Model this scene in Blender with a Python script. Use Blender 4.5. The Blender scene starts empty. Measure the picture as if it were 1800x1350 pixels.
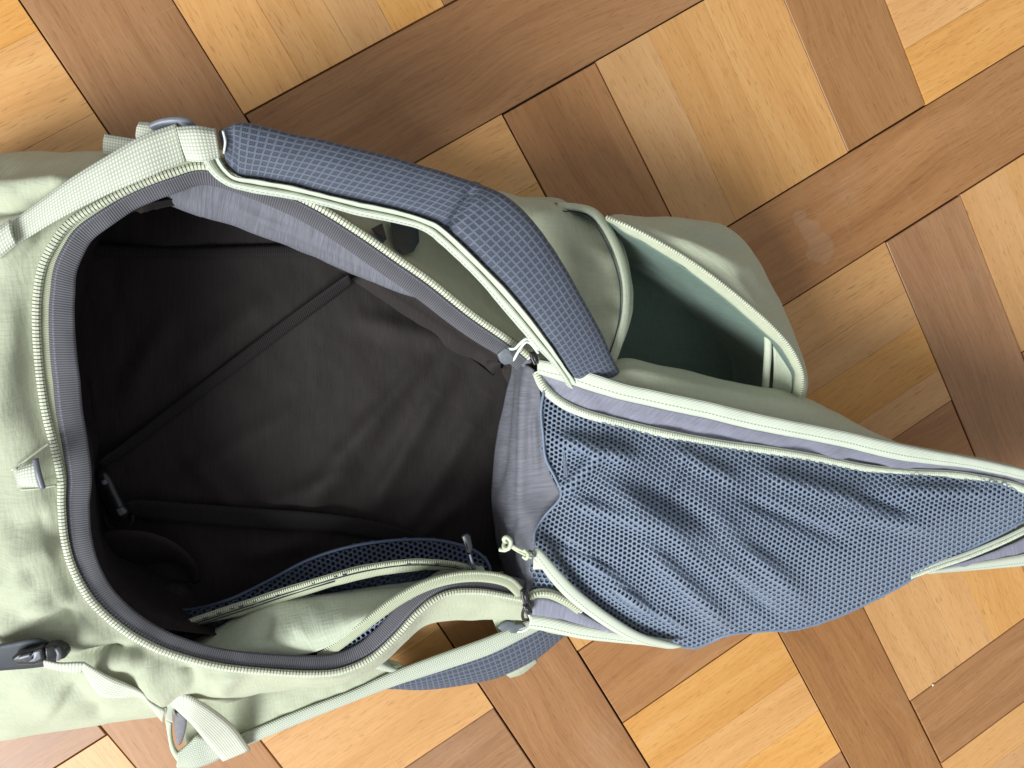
import bpy, math, random
import numpy as np
from mathutils import Matrix, Vector, noise
random.seed(7); np.random.seed(7)
S = bpy.context.scene
COL = S.collection

# ------------------------------------------------------------------ camera
PITCH = 0.30                                   # parquet module in metres
LANE = 0.3403                                  # dark lane width / module
Rf = np.array([[0.846374689138267, 0.49116748347404493, -0.2059232594047494],
               [-0.5216894342043665, 0.8423963924305671, -0.13493869815399112],
               [0.10719151004454516, 0.2216366873911894, 0.9692198713277759]])
CF = np.array([0.3714427606831531, 0.574333931436939, -2.1723939806480024])
FOC = 1230.0
_r = np.array([Rf[0][0], -Rf[0][1]]); PSI = -math.atan2(_r[1], _r[0])
_c, _s = math.cos(PSI), math.sin(PSI)
def fvec(v):                                   # parquet frame -> world axes
    x, y, z = v[0], -v[1], -v[2]
    return np.array([_c*x-_s*y, _s*x+_c*y, z])
RIGHT, DOWN, FWD = fvec(Rf[0]), fvec(Rf[1]), fvec(Rf[2])
CAM = np.array([0, 0, -CF[2]*PITCH])
def floor_pt(x, y, z=0.0):                     # parquet module coords -> world
    p = fvec([(x-CF[0])*PITCH, (y-CF[1])*PITCH, 0]); p[2] = z; return p
def U(px, py, z):                              # place on the photo plan -> world point at height z
    d = RIGHT*((px-900)/FOC) + DOWN*((py-675)/FOC) + FWD
    return CAM + d*((z-CAM[2])/d[2])
def UP(P):                                     # rows of (px,py,z) -> Nx3
    return np.array([U(*p) for p in P])

cam = bpy.data.cameras.new('camera'); camo = bpy.data.objects.new('camera', cam); COL.objects.link(camo)
M = Matrix.Identity(4)
for i in range(3):
    M[i][0] = RIGHT[i]; M[i][1] = -DOWN[i]; M[i][2] = -FWD[i]; M[i][3] = CAM[i]
camo.matrix_world = M
cam.sensor_width = 36; cam.lens = FOC/1800*36; cam.clip_start = 0.02; cam.clip_end = 50
S.camera = camo
S.render.resolution_x, S.render.resolution_y = 1024, 768

# ------------------------------------------------------------------ light
W = bpy.data.worlds.new('World'); S.world = W; W.use_nodes = True
bg = W.node_tree.nodes['Background']; bg.inputs[0].default_value = (0.93, 0.96, 1.0, 1); bg.inputs[1].default_value = 0.48
def area(name, loc, target, sx, sy, power, col):
    l = bpy.data.lights.new(name, 'AREA'); l.shape = 'RECTANGLE'; l.size = sx; l.size_y = sy
    l.energy = power; l.color = col
    o = bpy.data.objects.new(name, l); COL.objects.link(o); o.location = loc
    o.rotation_euler = (Vector(target)-Vector(loc)).to_track_quat('-Z', 'Y').to_euler()
    return o
area('window_light', (-2.5, -2.5, 2.9), (0.05, -0.05, 0.05), 2.4, 2.0, 400, (0.93, 0.97, 1.0))
S.view_settings.view_transform = 'Standard'; S.view_settings.look = 'None'
S.view_settings.exposure = 0.0; S.view_settings.gamma = 1.0
S.cycles.max_bounces = 6; S.cycles.use_denoising = True

# ------------------------------------------------------------------ material helpers
class NT:
    def __init__(s, name):
        s.m = bpy.data.materials.new(name); s.m.use_nodes = True
        s.t = s.m.node_tree; s.b = s.t.nodes['Principled BSDF']
    def n(s, typ, **kw):
        nd = s.t.nodes.new(typ)
        for k, v in kw.items(): setattr(nd, k, v)
        return nd
    def put(s, sock, v):
        if hasattr(v, 'is_output'): s.t.links.new(v, sock)
        elif v is not None: sock.default_value = v
    def math(s, op, a, b=None, clamp=False):
        nd = s.n('ShaderNodeMath', operation=op, use_clamp=clamp); s.put(nd.inputs[0], a)
        if b is not None: s.put(nd.inputs[1], b)
        return nd.outputs[0]
    def mix(s, f, a, b):
        nd = s.n('ShaderNodeMix', data_type='RGBA'); s.put(nd.inputs[0], f); s.put(nd.inputs[6], a); s.put(nd.inputs[7], b)
        return nd.outputs[2]
    def noise(s, vec, scale, detail=4, rough=0.55, dist=0.0):
        nd = s.n('ShaderNodeTexNoise'); s.put(nd.inputs['Vector'], vec); nd.inputs['Scale'].default_value = scale
        nd.inputs['Detail'].default_value = detail; nd.inputs['Roughness'].default_value = rough; nd.inputs['Distortion'].default_value = dist
        return nd.outputs['Fac']
    def uv(s): return s.n('ShaderNodeUVMap').outputs[0]
    def mapping(s, vec, scale=(1,1,1), loc=(0,0,0), rot=(0,0,0)):
        nd = s.n('ShaderNodeMapping'); s.put(nd.inputs[0], vec); nd.inputs['Scale'].default_value = scale
        s.put(nd.inputs['Location'], loc); nd.inputs['Rotation'].default_value = rot
        return nd.outputs[0]
    def sep(s, vec):
        nd = s.n('ShaderNodeSeparateXYZ'); s.put(nd.inputs[0], vec); return nd.outputs
    def ramp(s, f, stops):
        nd = s.n('ShaderNodeValToRGB'); s.put(nd.inputs[0], f)
        e = nd.color_ramp.elements
        while len(e) < len(stops): e.new(0.5)
        for el, (p, c) in zip(e, stops):
            el.position = p; el.color = (*c, 1) if len(c) == 3 else c
        return nd.outputs[0]
    def bump(s, h, strength, dist):
        nd = s.n('ShaderNodeBump'); s.put(nd.inputs['Height'], h); nd.inputs['Strength'].default_value = strength; nd.inputs['Distance'].default_value = dist
        s.t.links.new(nd.outputs[0], s.b.inputs['Normal'])
    def base(s, c): s.put(s.b.inputs['Base Color'], c)
    def set(s, **kw):
        for k, v in kw.items(): s.put(s.b.inputs[k.replace('_', ' ')], v)
def C4(c): return (*c, 1)
def sc(c, k): return tuple(min(1, x*k) for x in c)

def fabric(name, col, pitch=0.00085, bump=0.5, rough=0.75, sheen=0.25, var=0.10, heather=0.0):
    m = NT(name); uv = m.uv(); x, y, _ = m.sep(uv)
    sx = m.math('SINE', m.math('MULTIPLY', x, 2*math.pi/pitch)); sy = m.math('SINE', m.math('MULTIPLY', y, 2*math.pi/pitch))
    t1_ = m.noise(m.mapping(uv, (0.75/pitch, 0.13/pitch, 1)), 1, 2, 0.5); t2_ = m.noise(m.mapping(uv, (0.13/pitch, 0.75/pitch, 1), (5, 2, 0)), 1, 2, 0.5)
    yarn = m.math('MULTIPLY', m.math('SUBTRACT', m.math('ADD', t1_, t2_), 1.0), 4.0)
    w = m.math('ADD', m.math('MULTIPLY', m.math('MULTIPLY', sx, sy), 0.15), m.math('MULTIPLY', yarn, 0.75))
    nz = m.noise(uv, 18, 5); nf = m.noise(uv, 900, 2)
    f = m.math('ADD', m.math('MULTIPLY', w, 0.22), m.math('ADD', m.math('MULTIPLY', nz, 0.7), m.math('MULTIPLY', nf, 0.3)))
    c = m.ramp(f, [(0.25, sc(col, 1-var*1.4)), (0.75, sc(col, 1+var))])
    if heather:
        st = m.noise(m.mapping(uv, (2200, 70, 1)), 1, 3, 0.7); st2 = m.noise(m.mapping(uv, (500, 25, 1), (3, 7, 0)), 1, 3, 0.6)
        h = m.math('ADD', m.math('MULTIPLY', st, 0.65), m.math('MULTIPLY', st2, 0.35))
        c = m.mix(m.ramp(h, [(0.38, (0, 0, 0)), (0.62, (1, 1, 1))]), C4(sc(col, 1-heather)), C4(sc(col, 1+heather)))
    m.base(c); m.set(Roughness=rough, Sheen_Weight=sheen, Sheen_Roughness=0.5)
    m.b.inputs['Specular IOR Level'].default_value = 0.3
    hh = m.math('ADD', m.math('MULTIPLY', w, 0.5), m.math('MULTIPLY', m.noise(uv, 60, 4), 1.6))
    m.bump(hh, bump, 0.0003)
    return m.m
def ribbed(name, col, pitch=0.0011, along=True, depth=0.45, rough=0.7, cross=False, stitch=None, herring=False, sheen=0.12):
    m = NT(name); uv = m.uv(); x, y, _ = m.sep(uv)
    a = x if along else y
    if herring:
        tri = m.math('ABSOLUTE', m.math('SUBTRACT', m.math('FRACT', m.math('MULTIPLY', y, 1/0.006)), 0.5))
        a = m.math('ADD', x, m.math('MULTIPLY', tri, 0.006))
    sx = m.math('MULTIPLY_ADD', m.math('SINE', m.math('MULTIPLY', a, 2*math.pi/pitch)), 0.5)
    sx.node.inputs[2].default_value = 0.5
    h = sx
    if cross:
        sy = m.math('MULTIPLY_ADD', m.math('SINE', m.math('MULTIPLY', y, 2*math.pi/(pitch*1.0))), 0.5); sy.node.inputs[2].default_value = 0.5
        h = m.math('MULTIPLY', sx, sy); h = m.math('POWER', h, 0.6)
    nz = m.noise(uv, 60, 4)
    f = m.math('ADD', m.math('MULTIPLY', h, 0.7), m.math('MULTIPLY', nz, 0.3))
    c = m.ramp(f, [(0.05, sc(col, 1-depth)), (0.6, col), (1.0, sc(col, 1.12))])
    if stitch:
        # one line of thread dashes at a given distance from the edge
        d = m.math('LESS_THAN', m.math('ABSOLUTE', m.math('SUBTRACT', y, stitch[0])), 0.00045)
        g = m.math('GREATER_THAN', m.math('FRACT', m.math('MULTIPLY', x, 1/0.0032)), 0.3)
        c = m.mix(m.math('MULTIPLY', d, g), c, C4(stitch[1]))
    m.base(c); m.set(Roughness=rough, Sheen_Weight=sheen)
    m.b.inputs['Specular IOR Level'].default_value = 0.3
    m.bump(m.math('ADD', h, m.math('MULTIPLY', nz, 0.5)), 0.6, 0.0004)
    return m.m
def plastic(name, col, rough=0.35):
    m = NT(name); n = m.noise(m.n('ShaderNodeTexCoord').outputs['Object'], 300, 3)
    m.base(m.ramp(n, [(0.3, sc(col, 0.85)), (0.7, sc(col, 1.1))])); m.set(Roughness=m.math('MULTIPLY_ADD', n, 0.2)); 
    m.b.inputs['Roughness'].links[0].from_node.inputs[2].default_value = rough-0.1
    m.bump(n, 0.1, 0.0004)
    return m.m

SAGE = (0.395, 0.418, 0.295)
CREAM = (0.55, 0.585, 0.47)
GREY = (0.150, 0.152, 0.170)
mt = {}
mt['sage'] = fabric('sage_fabric', SAGE, 0.0015, 0.75, 0.8, 0.12, 0.05)
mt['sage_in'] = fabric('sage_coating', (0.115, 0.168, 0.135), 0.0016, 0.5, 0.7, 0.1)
mt['pale'] = fabric('pale_sage_fabric', (0.47, 0.51, 0.375), 0.0015, 0.7, 0.8, 0.12, 0.05)
mt['shaded_charcoal'] = fabric('shaded_charcoal_lining', (0.0205, 0.0155, 0.0145), 0.0009, 0.35, 0.8, 0.0, 0.1, 0.25)  # dark lining, with the compartment's shade also put into its colour
mt['lilac'] = fabric('lilac_grey_lining', (0.205, 0.205, 0.252), 0.0008, 0.4, 0.6, 0.15, 0.1, 0.22)
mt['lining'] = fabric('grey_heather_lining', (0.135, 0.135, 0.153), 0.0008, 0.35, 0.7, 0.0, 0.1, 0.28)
mt['meshback'] = fabric('blue_grey_lining', (0.11, 0.135, 0.175), 0.0008, 0.35, 0.6, 0.15, 0.1, 0.25)
mt['grosgrain'] = ribbed('grey_grosgrain', (0.105, 0.102, 0.112), 0.0016, True, 0.6, stitch=(0.0022, (0.14, 0.145, 0.17)))
mt['webbing'] = ribbed('pale_green_webbing', (0.60, 0.625, 0.50), 0.0020, True, 0.42, cross=True)
mt['webbing_dark'] = ribbed('black_webbing', (0.016, 0.013, 0.012), 0.0018, True, 0.4, 0.85, sheen=0.0)
mt['binding'] = ribbed('cream_binding', CREAM, 0.0011, False, 0.16, stitch=(0.0085, (0.22, 0.27, 0.21)))
mt['herring'] = ribbed('herringbone_binding', (0.47, 0.505, 0.40), 0.0022, True, 0.40, herring=True)
mt['tape'] = ribbed('zip_tape_cloth', (0.42, 0.45, 0.30), 0.0012, True, 0.22)
mt['teeth'] = plastic('cream_zip_teeth', (0.56, 0.58, 0.44), 0.45)
mt['teeth_pale'] = plastic('pale_zip_teeth', (0.62, 0.66, 0.52), 0.45)
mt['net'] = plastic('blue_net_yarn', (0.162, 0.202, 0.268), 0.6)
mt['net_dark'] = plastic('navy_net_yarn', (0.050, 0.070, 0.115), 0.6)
mt['black'] = plastic('black_plastic', (0.02, 0.02, 0.022), 0.3)
mt['gunmetal'] = plastic('grey_plastic', (0.12, 0.135, 0.145), 0.4)
mt['slate'] = plastic('slate_plastic', (0.15, 0.16, 0.185), 0.4)
mt['cord'] = plastic('white_cord', (0.68, 0.72, 0.66), 0.7)
mt['cord_green'] = plastic('cream_cord', (0.50, 0.54, 0.38), 0.7)
mt['thread'] = plastic('dark_thread', (0.02, 0.03, 0.045), 0.7)
mt['emblem'] = plastic('navy_print', (0.02, 0.028, 0.035), 0.6)

def pad_material():
    m = NT('navy_pad_weave'); uv = m.uv(); x, y, _ = m.sep(uv)
    p = 0.0052
    # each row of blocks is offset a little, like the knitted spacer cloth
    row = m.math('FLOOR', m.math('MULTIPLY', y, 1/0.0044))
    xo = m.math('ADD', m.math('MULTIPLY', x, 1/p), m.math('MULTIPLY', row, 0.12))
    fx = m.math('FRACT', xo); fy = m.math('FRACT', m.math('MULTIPLY', y, 1/0.0044))
    def tri(f, edge):   # 1 inside the block, 0 on the rib
        a = m.math('SUBTRACT', 0.5, m.math('ABSOLUTE', m.math('SUBTRACT', f, 0.5)))
        return m.math('MULTIPLY', m.math('SUBTRACT', a, edge), 14, True)
    blk = m.math('MULTIPLY', tri(fx, 0.11), tri(fy, 0.13))
    ln = m.math('MULTIPLY_ADD', m.math('SINE', m.math('MULTIPLY', fx, 2*math.pi*4)), 0.5); ln.node.inputs[2].default_value = 0.5
    nz = m.noise(uv, 1200, 2); nb = m.noise(uv, 40, 3)
    dark = m.mix(m.math('MULTIPLY', ln, 0.75), (0.016, 0.018, 0.028, 1), (0.075, 0.082, 0.112, 1))
    light = m.mix(nz, (0.062, 0.077, 0.106, 1), (0.142, 0.170, 0.218, 1))
    c = m.mix(m.math('MULTIPLY', blk, 0.92), light, dark)
    c = m.mix(m.math('MULTIPLY', nb, 0.35), c, (0.05, 0.055, 0.08, 1))
    m.base(c); m.set(Roughness=0.7, Sheen_Weight=0.06)
    m.bump(m.math('ADD', m.math('MULTIPLY', blk, -1.0), m.math('MULTIPLY', nz, 0.5)), 0.7, 0.0006)
    return m.m
mt['pad'] = pad_material()

def wood(name, c1, c2, c3, light):
    m = NT(name)
    oi = m.n('ShaderNodeObjectInfo'); rnd = oi.outputs['Random']
    uv = m.uv()
    off = m.n('ShaderNodeCombineXYZ'); m.put(off.inputs[0], m.math('MULTIPLY', rnd, 37.0)); m.put(off.inputs[1], m.math('MULTIPLY', rnd, 91.0)); m.put(off.inputs[2], m.math('MULTIPLY', rnd, 13.0))
    v = m.mapping(uv, (1, 1, 1), off.outputs[0])
    # along x is the grain
    warp = m.n('ShaderNodeVectorMath', operation='ADD')
    nd = m.n('ShaderNodeTexNoise'); m.put(nd.inputs[0], v); nd.inputs['Scale'].default_value = 4; nd.inputs['Detail'].default_value = 2
    sub = m.n('ShaderNodeVectorMath', operation='SCALE'); m.put(sub.inputs[0], nd.outputs['Color']); sub.inputs['Scale'].default_value = 0.05
    m.put(warp.inputs[0], v); m.put(warp.inputs[1], sub.outputs[0])
    g1 = m.noise(m.mapping(warp.outputs[0], (3.2, 42, 1)), 1, 5, 0.6)
    g2 = m.noise(m.mapping(warp.outputs[0], (14, 420, 1)), 1, 4, 0.65)
    g3 = m.noise(m.mapping(v, (1.6, 9, 1)), 1, 3, 0.5)
    fac = m.math('ADD', m.math('MULTIPLY', g1, 0.42), m.math('ADD', m.math('MULTIPLY', g2, 0.36), m.math('MULTIPLY', g3, 0.22)))
    c = m.ramp(fac, [(0.30, c1), (0.50, c2), (0.70, c3)])
    # pores / ray flecks: short dashes along the grain
    fl = m.noise(m.mapping(v, (70, 850, 1)), 1, 2, 0.5)
    flk = m.math('MULTIPLY', m.math('SUBTRACT', fl, 0.59), 9, True)
    c = m.mix(m.math('MULTIPLY', flk, 0.55 if light else 0.40), c, C4(sc(c1, 0.55)))
    # light scuffs and dull patches in the varnish
    sm = m.noise(v, 9, 5, 0.6); sp = m.math('MULTIPLY', m.math('SUBTRACT', sm, 0.57), 5, True)
    c = m.mix(m.math('MULTIPLY', sp, 0.08), c, C4((0.62, 0.52, 0.42)))
    scr = None
    for k, ang in enumerate((0.5, 1.3, 2.4)):
        s_ = m.noise(m.mapping(v, (700, 16, 1), (k*3.1, 0, 0), (0, 0, ang)), 1, 1, 0.4)
        t_ = m.math('MULTIPLY', m.math('SUBTRACT', s_, 0.74), 30, True)
        scr = t_ if scr is None else m.math('MAXIMUM', scr, t_)
    c = m.mix(m.math('MULTIPLY', scr, 0.05), c, C4((0.75, 0.62, 0.48)))
    if not light:                               # pale dried spill on one brown board
        g = m.n('ShaderNodeNewGeometry').outputs['Position']
        a_ = None
        for (sx_, sy_, rx_, ry_) in ((1442, 437, 34, 30), (1424, 402, 20, 24), (1406, 382, 18, 12)):
            c_ = U(sx_, sy_, 0); r_ = (rx_+ry_)/2/1890
            d_ = m.n('ShaderNodeVectorMath', operation='DISTANCE'); m.put(d_.inputs[0], g); d_.inputs[1].default_value = tuple(c_)
            e_ = m.math('ADD', d_.outputs['Value'], m.math('MULTIPLY', m.math('SUBTRACT', m.noise(g, 90, 3), 0.5), 0.012))
            k_ = m.math('MULTIPLY', m.math('SUBTRACT', r_, e_), 500, True)
            a_ = k_ if a_ is None else m.math('MAXIMUM', a_, k_)
        c = m.mix(m.math('MULTIPLY', a_, 0.08), c, C4((0.62, 0.55, 0.45)))
    # per-board tone
    hs = m.n('ShaderNodeHueSaturation'); m.put(hs.inputs['Color'], c)
    m.put(hs.inputs['Value'], m.math('MULTIPLY_ADD', rnd, 0.18)); hs.inputs['Value'].links[0].from_node.inputs[2].default_value = 0.91
    m.put(hs.inputs['Saturation'], m.math('MULTIPLY_ADD', m.math('FRACT', m.math('MULTIPLY', rnd, 7.3)), 0.12)); hs.inputs['Saturation'].links[0].from_node.inputs[2].default_value = 0.94
    m.base(hs.outputs[0])
    rg = m.math('ADD', 0.36, m.math('MULTIPLY', sp, 0.18)); rg = m.math('ADD', rg, m.math('MULTIPLY', g1, 0.12))
    m.set(Roughness=rg); m.b.inputs['Specular IOR Level'].default_value = 0.35
    m.bump(m.math('ADD', m.math('MULTIPLY', g2, 0.5), m.math('ADD', m.math('MULTIPLY', m.noise(v, 22, 3), 1.6), m.math('MULTIPLY', scr, -0.3))), 0.22, 0.0006)
    return m.m
mt['dark_wood'] = wood('brown_parquet_wood', (0.212, 0.092, 0.033), (0.325, 0.155, 0.061), (0.41, 0.217, 0.093), False)
mt['light_wood'] = wood('honey_parquet_wood', (0.46, 0.215, 0.060), (0.575, 0.295, 0.098), (0.65, 0.375, 0.145), True)
m = NT('dark_joint'); m.base((0.018, 0.009, 0.005, 1)); m.set(Roughness=0.9); m.bump(m.noise(None, 200), 0.3, 0.001); mt['joint'] = m.m

# ------------------------------------------------------------------ geometry helpers
def obj(name, verts, faces, mat, parent=None, uvs=None, smooth=True, kind=None):
    me = bpy.data.meshes.new(name)
    me.from_pydata([tuple(map(float, v)) for v in verts], [], [tuple(map(int, f)) for f in faces])
    if uvs is not None:
        ul = me.uv_layers.new(name='UVMap')
        li = np.empty(len(me.loops), dtype=np.int32); me.loops.foreach_get('vertex_index', li)
        ul.data.foreach_set('uv', np.asarray(uvs, dtype=np.float32)[li].ravel())
    if smooth: me.polygons.foreach_set('use_smooth', [True]*len(me.polygons))
    me.materials.append(mt[mat]); me.update()
    o = bpy.data.objects.new(name, me); COL.objects.link(o)
    if parent is not None: setparent(o, parent)
    if kind: o['kind'] = kind
    return o
def setparent(o, p):                            # vertices are in world space; only the root Empty is moved
    o.parent = p
    if p.parent is None and p.type == 'EMPTY': o.matrix_parent_inverse = Matrix.Translation(p.location).inverted()
def cr(P, n):                                   # Catmull-Rom through P (k x 3) -> n samples per span, uniform parameter
    P = np.asarray(P, float); k = len(P)
    t = np.linspace(0, k-1, n)
    return cr_at(P, t)
def cr_at(P, t):
    P = np.asarray(P, float); k = len(P)
    E_ = np.vstack([2*P[0]-P[1], P, 2*P[-1]-P[-2]])
    i = np.clip(np.floor(t).astype(int), 0, k-2); f = (t-i)[:, None]
    a, b, c, d = E_[i], E_[i+1], E_[i+2], E_[i+3]
    return 0.5*((2*b)+(-a+c)*f+(2*a-5*b+4*c-d)*f**2+(-a+3*b-3*c+d)*f**3)
def resample(C, n):
    d = np.r_[0, np.cumsum(np.linalg.norm(np.diff(C, axis=0), axis=1))]
    t = np.linspace(0, d[-1], n)
    return np.stack([np.interp(t, d, C[:, j]) for j in range(3)], 1)
def curve(P, n=120):                            # (px,py,z) list -> evenly spaced world curve
    return resample(cr(UP(P), len(P)*16), n)
def grid_mesh(name, G, mat, parent, thick=0.0, planar=False, kind=None, flip=False, off=-1):
    nv, nu, _ = G.shape
    du = np.r_[[0], np.cumsum(np.linalg.norm(np.diff(G[nv//2], axis=0), axis=1))]
    dvs = np.linalg.norm(np.diff(G, axis=0), axis=2).mean(1); dv = np.r_[[0], np.cumsum(dvs)]
    uv = np.stack([np.tile(du, (nv, 1)), np.tile(dv[:, None], (1, nu))], 2).reshape(-1, 2)
    V = G.reshape(-1, 3); F = []
    if planar: uv = np.stack([V[:, 0], V[:, 1]+V[:, 2]*0.7], 1)
    for j in range(nv-1):
        for i in range(nu-1):
            a = j*nu+i; q = (a, a+1, a+nu+1, a+nu)
            F.append(q[::-1] if flip else q)
    o = obj(name, V, F, mat, parent, uv, True, kind)
    if thick:
        md = o.modifiers.new('thickness', 'SOLIDIFY'); md.thickness = thick; md.offset = off
    return o
def loft(rows, nu, nv):                         # rows of world control points with the same station count
    R_ = np.array([cr(r, nu) for r in rows])    # rows x nu x 3
    out = np.empty((nv, nu, 3))
    for i in range(nu): out[:, i] = cr(R_[:, i], nv)
    return out
def normals(G):
    du = np.gradient(G, axis=1); dv = np.gradient(G, axis=0)
    n = np.cross(du, dv); l = np.linalg.norm(n, axis=2, keepdims=True); l[l == 0] = 1
    return n/l
def fbm(P, scale, oct=3, seed=0.0, stretch=(1, 1, 1)):
    sh = P.shape[:-1]; Q = P.reshape(-1, 3)*np.array(stretch)*scale+seed
    return np.array([noise.fractal(Vector(q), 0.8, 2.0, oct) for q in Q]).reshape(sh)
def to_px(P):
    d = P-CAM; z = d@FWD
    return np.stack([900+FOC*(d@RIGHT)/z, 675+FOC*(d@DOWN)/z], -1)
def crease(P, segs):                            # gaussian folds along plan lines: (x0,y0,x1,y1,width,height)
    q = to_px(P); h = np.zeros(P.shape[:-1])
    for x0, y0, x1, y1, w, a in segs:
        d = np.array([x1-x0, y1-y0], float); L = np.hypot(*d); d /= L
        r = q-np.array([x0, y0]); t = np.clip(r@d, 0, L)/L
        dist = np.linalg.norm(r-(t*L)[..., None]*d, axis=-1)
        h += a*np.exp(-(dist/w)**2)*np.clip(np.minimum(t, 1-t)*4+0.25, 0, 1)
    return h
def disp(G, h, up=True):
    n = normals(G)
    if up: n = np.where(n[..., 2:3] < 0, -n, n)
    return G+n*h[..., None]
def ribbon(name, A, B, mat, parent, thick=0.0012, n=160, nv=4, arch=0.0, wob=0.0, seed=0.0):
    # band between two (px,py,z) edge curves, arched across
    A_, B_ = (curve(A, n) if isinstance(A, list) else resample(A, n)), (curve(B, n) if isinstance(B, list) else resample(B, n))
    return band(name, A_, B_, mat, parent, thick, nv, arch, wob, seed)
def band(name, A_, B_, mat, parent, thick=0.0012, nv=4, arch=0.0, wob=0.0, seed=0.0):
    t = np.linspace(0, 1, nv)[:, None, None]
    G = A_[None]*(1-t)+B_[None]*t
    h = arch*(4*t*(1-t))[..., 0]*np.ones(G.shape[:2])
    if wob: h = h+wob*fbm(G, 45, 2, seed)
    G = disp(G, h)
    return grid_mesh(name, G, mat, parent, thick)
def tube(name, C, r, mat, parent, ns=8, closed=False, kind=None, flat=1.0):
    V, F = tube_vf(C, r, ns, closed, flat)
    return obj(name, V, F, mat, parent, None, True, kind)
def tube_vf(C, r, ns=8, closed=False, flat=1.0):
    C = np.asarray(C); n = len(C); r = np.broadcast_to(r, (n,))
    T = np.gradient(C, axis=0); T /= np.linalg.norm(T, axis=1)[:, None]
    up = np.array([0, 0, 1.0]); V = []
    for p, t, rr in zip(C, T, r):
        b = np.cross(up, t); 
        if np.linalg.norm(b) < 1e-3: b = np.cross([1., 0, 0], t)
        b /= np.linalg.norm(b); c = np.cross(t, b)
        for k in range(ns):
            a = 2*math.pi*k/ns; V.append(p+rr*(math.cos(a)*b+flat*math.sin(a)*c))
    F = []
    for i in range(n-1):
        for k in range(ns):
            F.append((i*ns+k, i*ns+(k+1) % ns, (i+1)*ns+(k+1) % ns, (i+1)*ns+k))
    F.append(tuple(range(ns))[::-1]); F.append(tuple((n-1)*ns+k for k in range(ns)))
    return V, F
def offset(C, d, dz=0.0):                       # shift a curve sideways (left of travel) in plan
    T = np.gradient(C, axis=0); T[:, 2] = 0; T /= np.linalg.norm(T, axis=1)[:, None]
    N = np.stack([-T[:, 1], T[:, 0], np.zeros(len(C))], 1)
    k = np.ones(7)/7
    for j in range(2): N[:, j] = np.convolve(np.pad(N[:, j], 3, mode='edge'), k, 'valid')
    d = np.broadcast_to(d, (len(C),))[:, None]
    O = C+N*d; O[:, 2] += dz
    return O
def teeth(name, C, mat, parent, pitch=0.0024, wid=0.005, hgt=0.0022, lng=0.62, slant=0.0):
    L = np.linalg.norm(np.diff(C, axis=0), axis=1).sum(); n = max(2, int(L/pitch)); P = resample(C, n)
    T = np.gradient(P, axis=0); T /= np.linalg.norm(T, axis=1)[:, None]
    V, F = [], []
    prof = [(-.5, 0, .9), (-.36, .75, .8), (0, 1.0, .9), (.36, .75, .8), (.5, 0, .9)]
    for i, (p, t) in enumerate(zip(P, T)):
        b = np.cross([0, 0, 1.0], t); b /= np.linalg.norm(b); u = np.cross(t, b)
        o = len(V); l = pitch*lng*0.5
        for (s_, h_, k) in prof:
            for e in (-1, 1):
                V.append(p+b*wid*s_+u*hgt*h_+t*(l*k*e+slant*s_*pitch))
        for j in range(4):
            F.append((o+2*j, o+2*j+1, o+2*j+3, o+2*j+2))
        F.append((o, o+2, o+4, o+6, o+8)); F.append((o+1, o+9, o+7, o+5, o+3))
    return obj(name, V, F, mat, parent, None, False, 'stuff')
def blob(name, pts, faces, mat, parent, bevel=0.0015, seg=3):
    o = obj(name, pts, faces, mat, parent, None, True)
    b = o.modifiers.new('bevel', 'BEVEL'); b.width = bevel; b.segments = seg; b.limit_method = 'ANGLE'
    return o
def prism(name, poly, h, mat, parent, bevel=0.001):   # poly: (px,py,z) outline, extruded down by h
    T_ = UP(poly); n = len(T_); B_ = T_-np.array([0, 0, h])
    V = np.vstack([T_, B_]); F = [tuple(range(n))[::-1], tuple(range(n, 2*n))]
    for i in range(n): j = (i+1) % n; F.append((i, j, n+j, n+i))
    return blob(name, V, F, mat, parent, bevel)
def rbf(ctrl):
    P = np.array(ctrl, float); X = P[:, :2]/100; n = len(X)
    def phi(r): return np.where(r > 0, r*r*np.log(np.maximum(r, 1e-9)), 0)
    K = phi(np.linalg.norm(X[:, None]-X[None], axis=2))+np.eye(n)*1e-3
    A = np.zeros((n+3, n+3)); A[:n, :n] = K; A[:n, n] = 1; A[:n, n+1:] = X; A[n, :n] = 1; A[n+1:, :n] = X.T
    w = np.linalg.solve(A, np.r_[P[:, 2], 0, 0, 0])
    def f(x, y):
        q = np.stack([np.asarray(x, float), np.asarray(y, float)], -1)/100
        r = np.linalg.norm(q[..., None, :]-X, axis=-1)
        return phi(r)@w[:n]+w[n]+q@w[n+1:]
    return f
def inside(poly, x, y):
    poly = np.array(poly, float); r = np.zeros(np.shape(x), bool); j = len(poly)-1
    for i in range(len(poly)):
        xi, yi = poly[i]; xj, yj = poly[j]
        c = ((yi > y) != (yj > y)) & (x < (xj-xi)*(y-yi)/(yj-yi+1e-12)+xi)
        r ^= c; j = i
    return r
def smooth_poly(P, n=200):
    P = [(a, b, 0) for a, b in P]; return cr(np.array(P, float), n)[:, :2]
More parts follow.
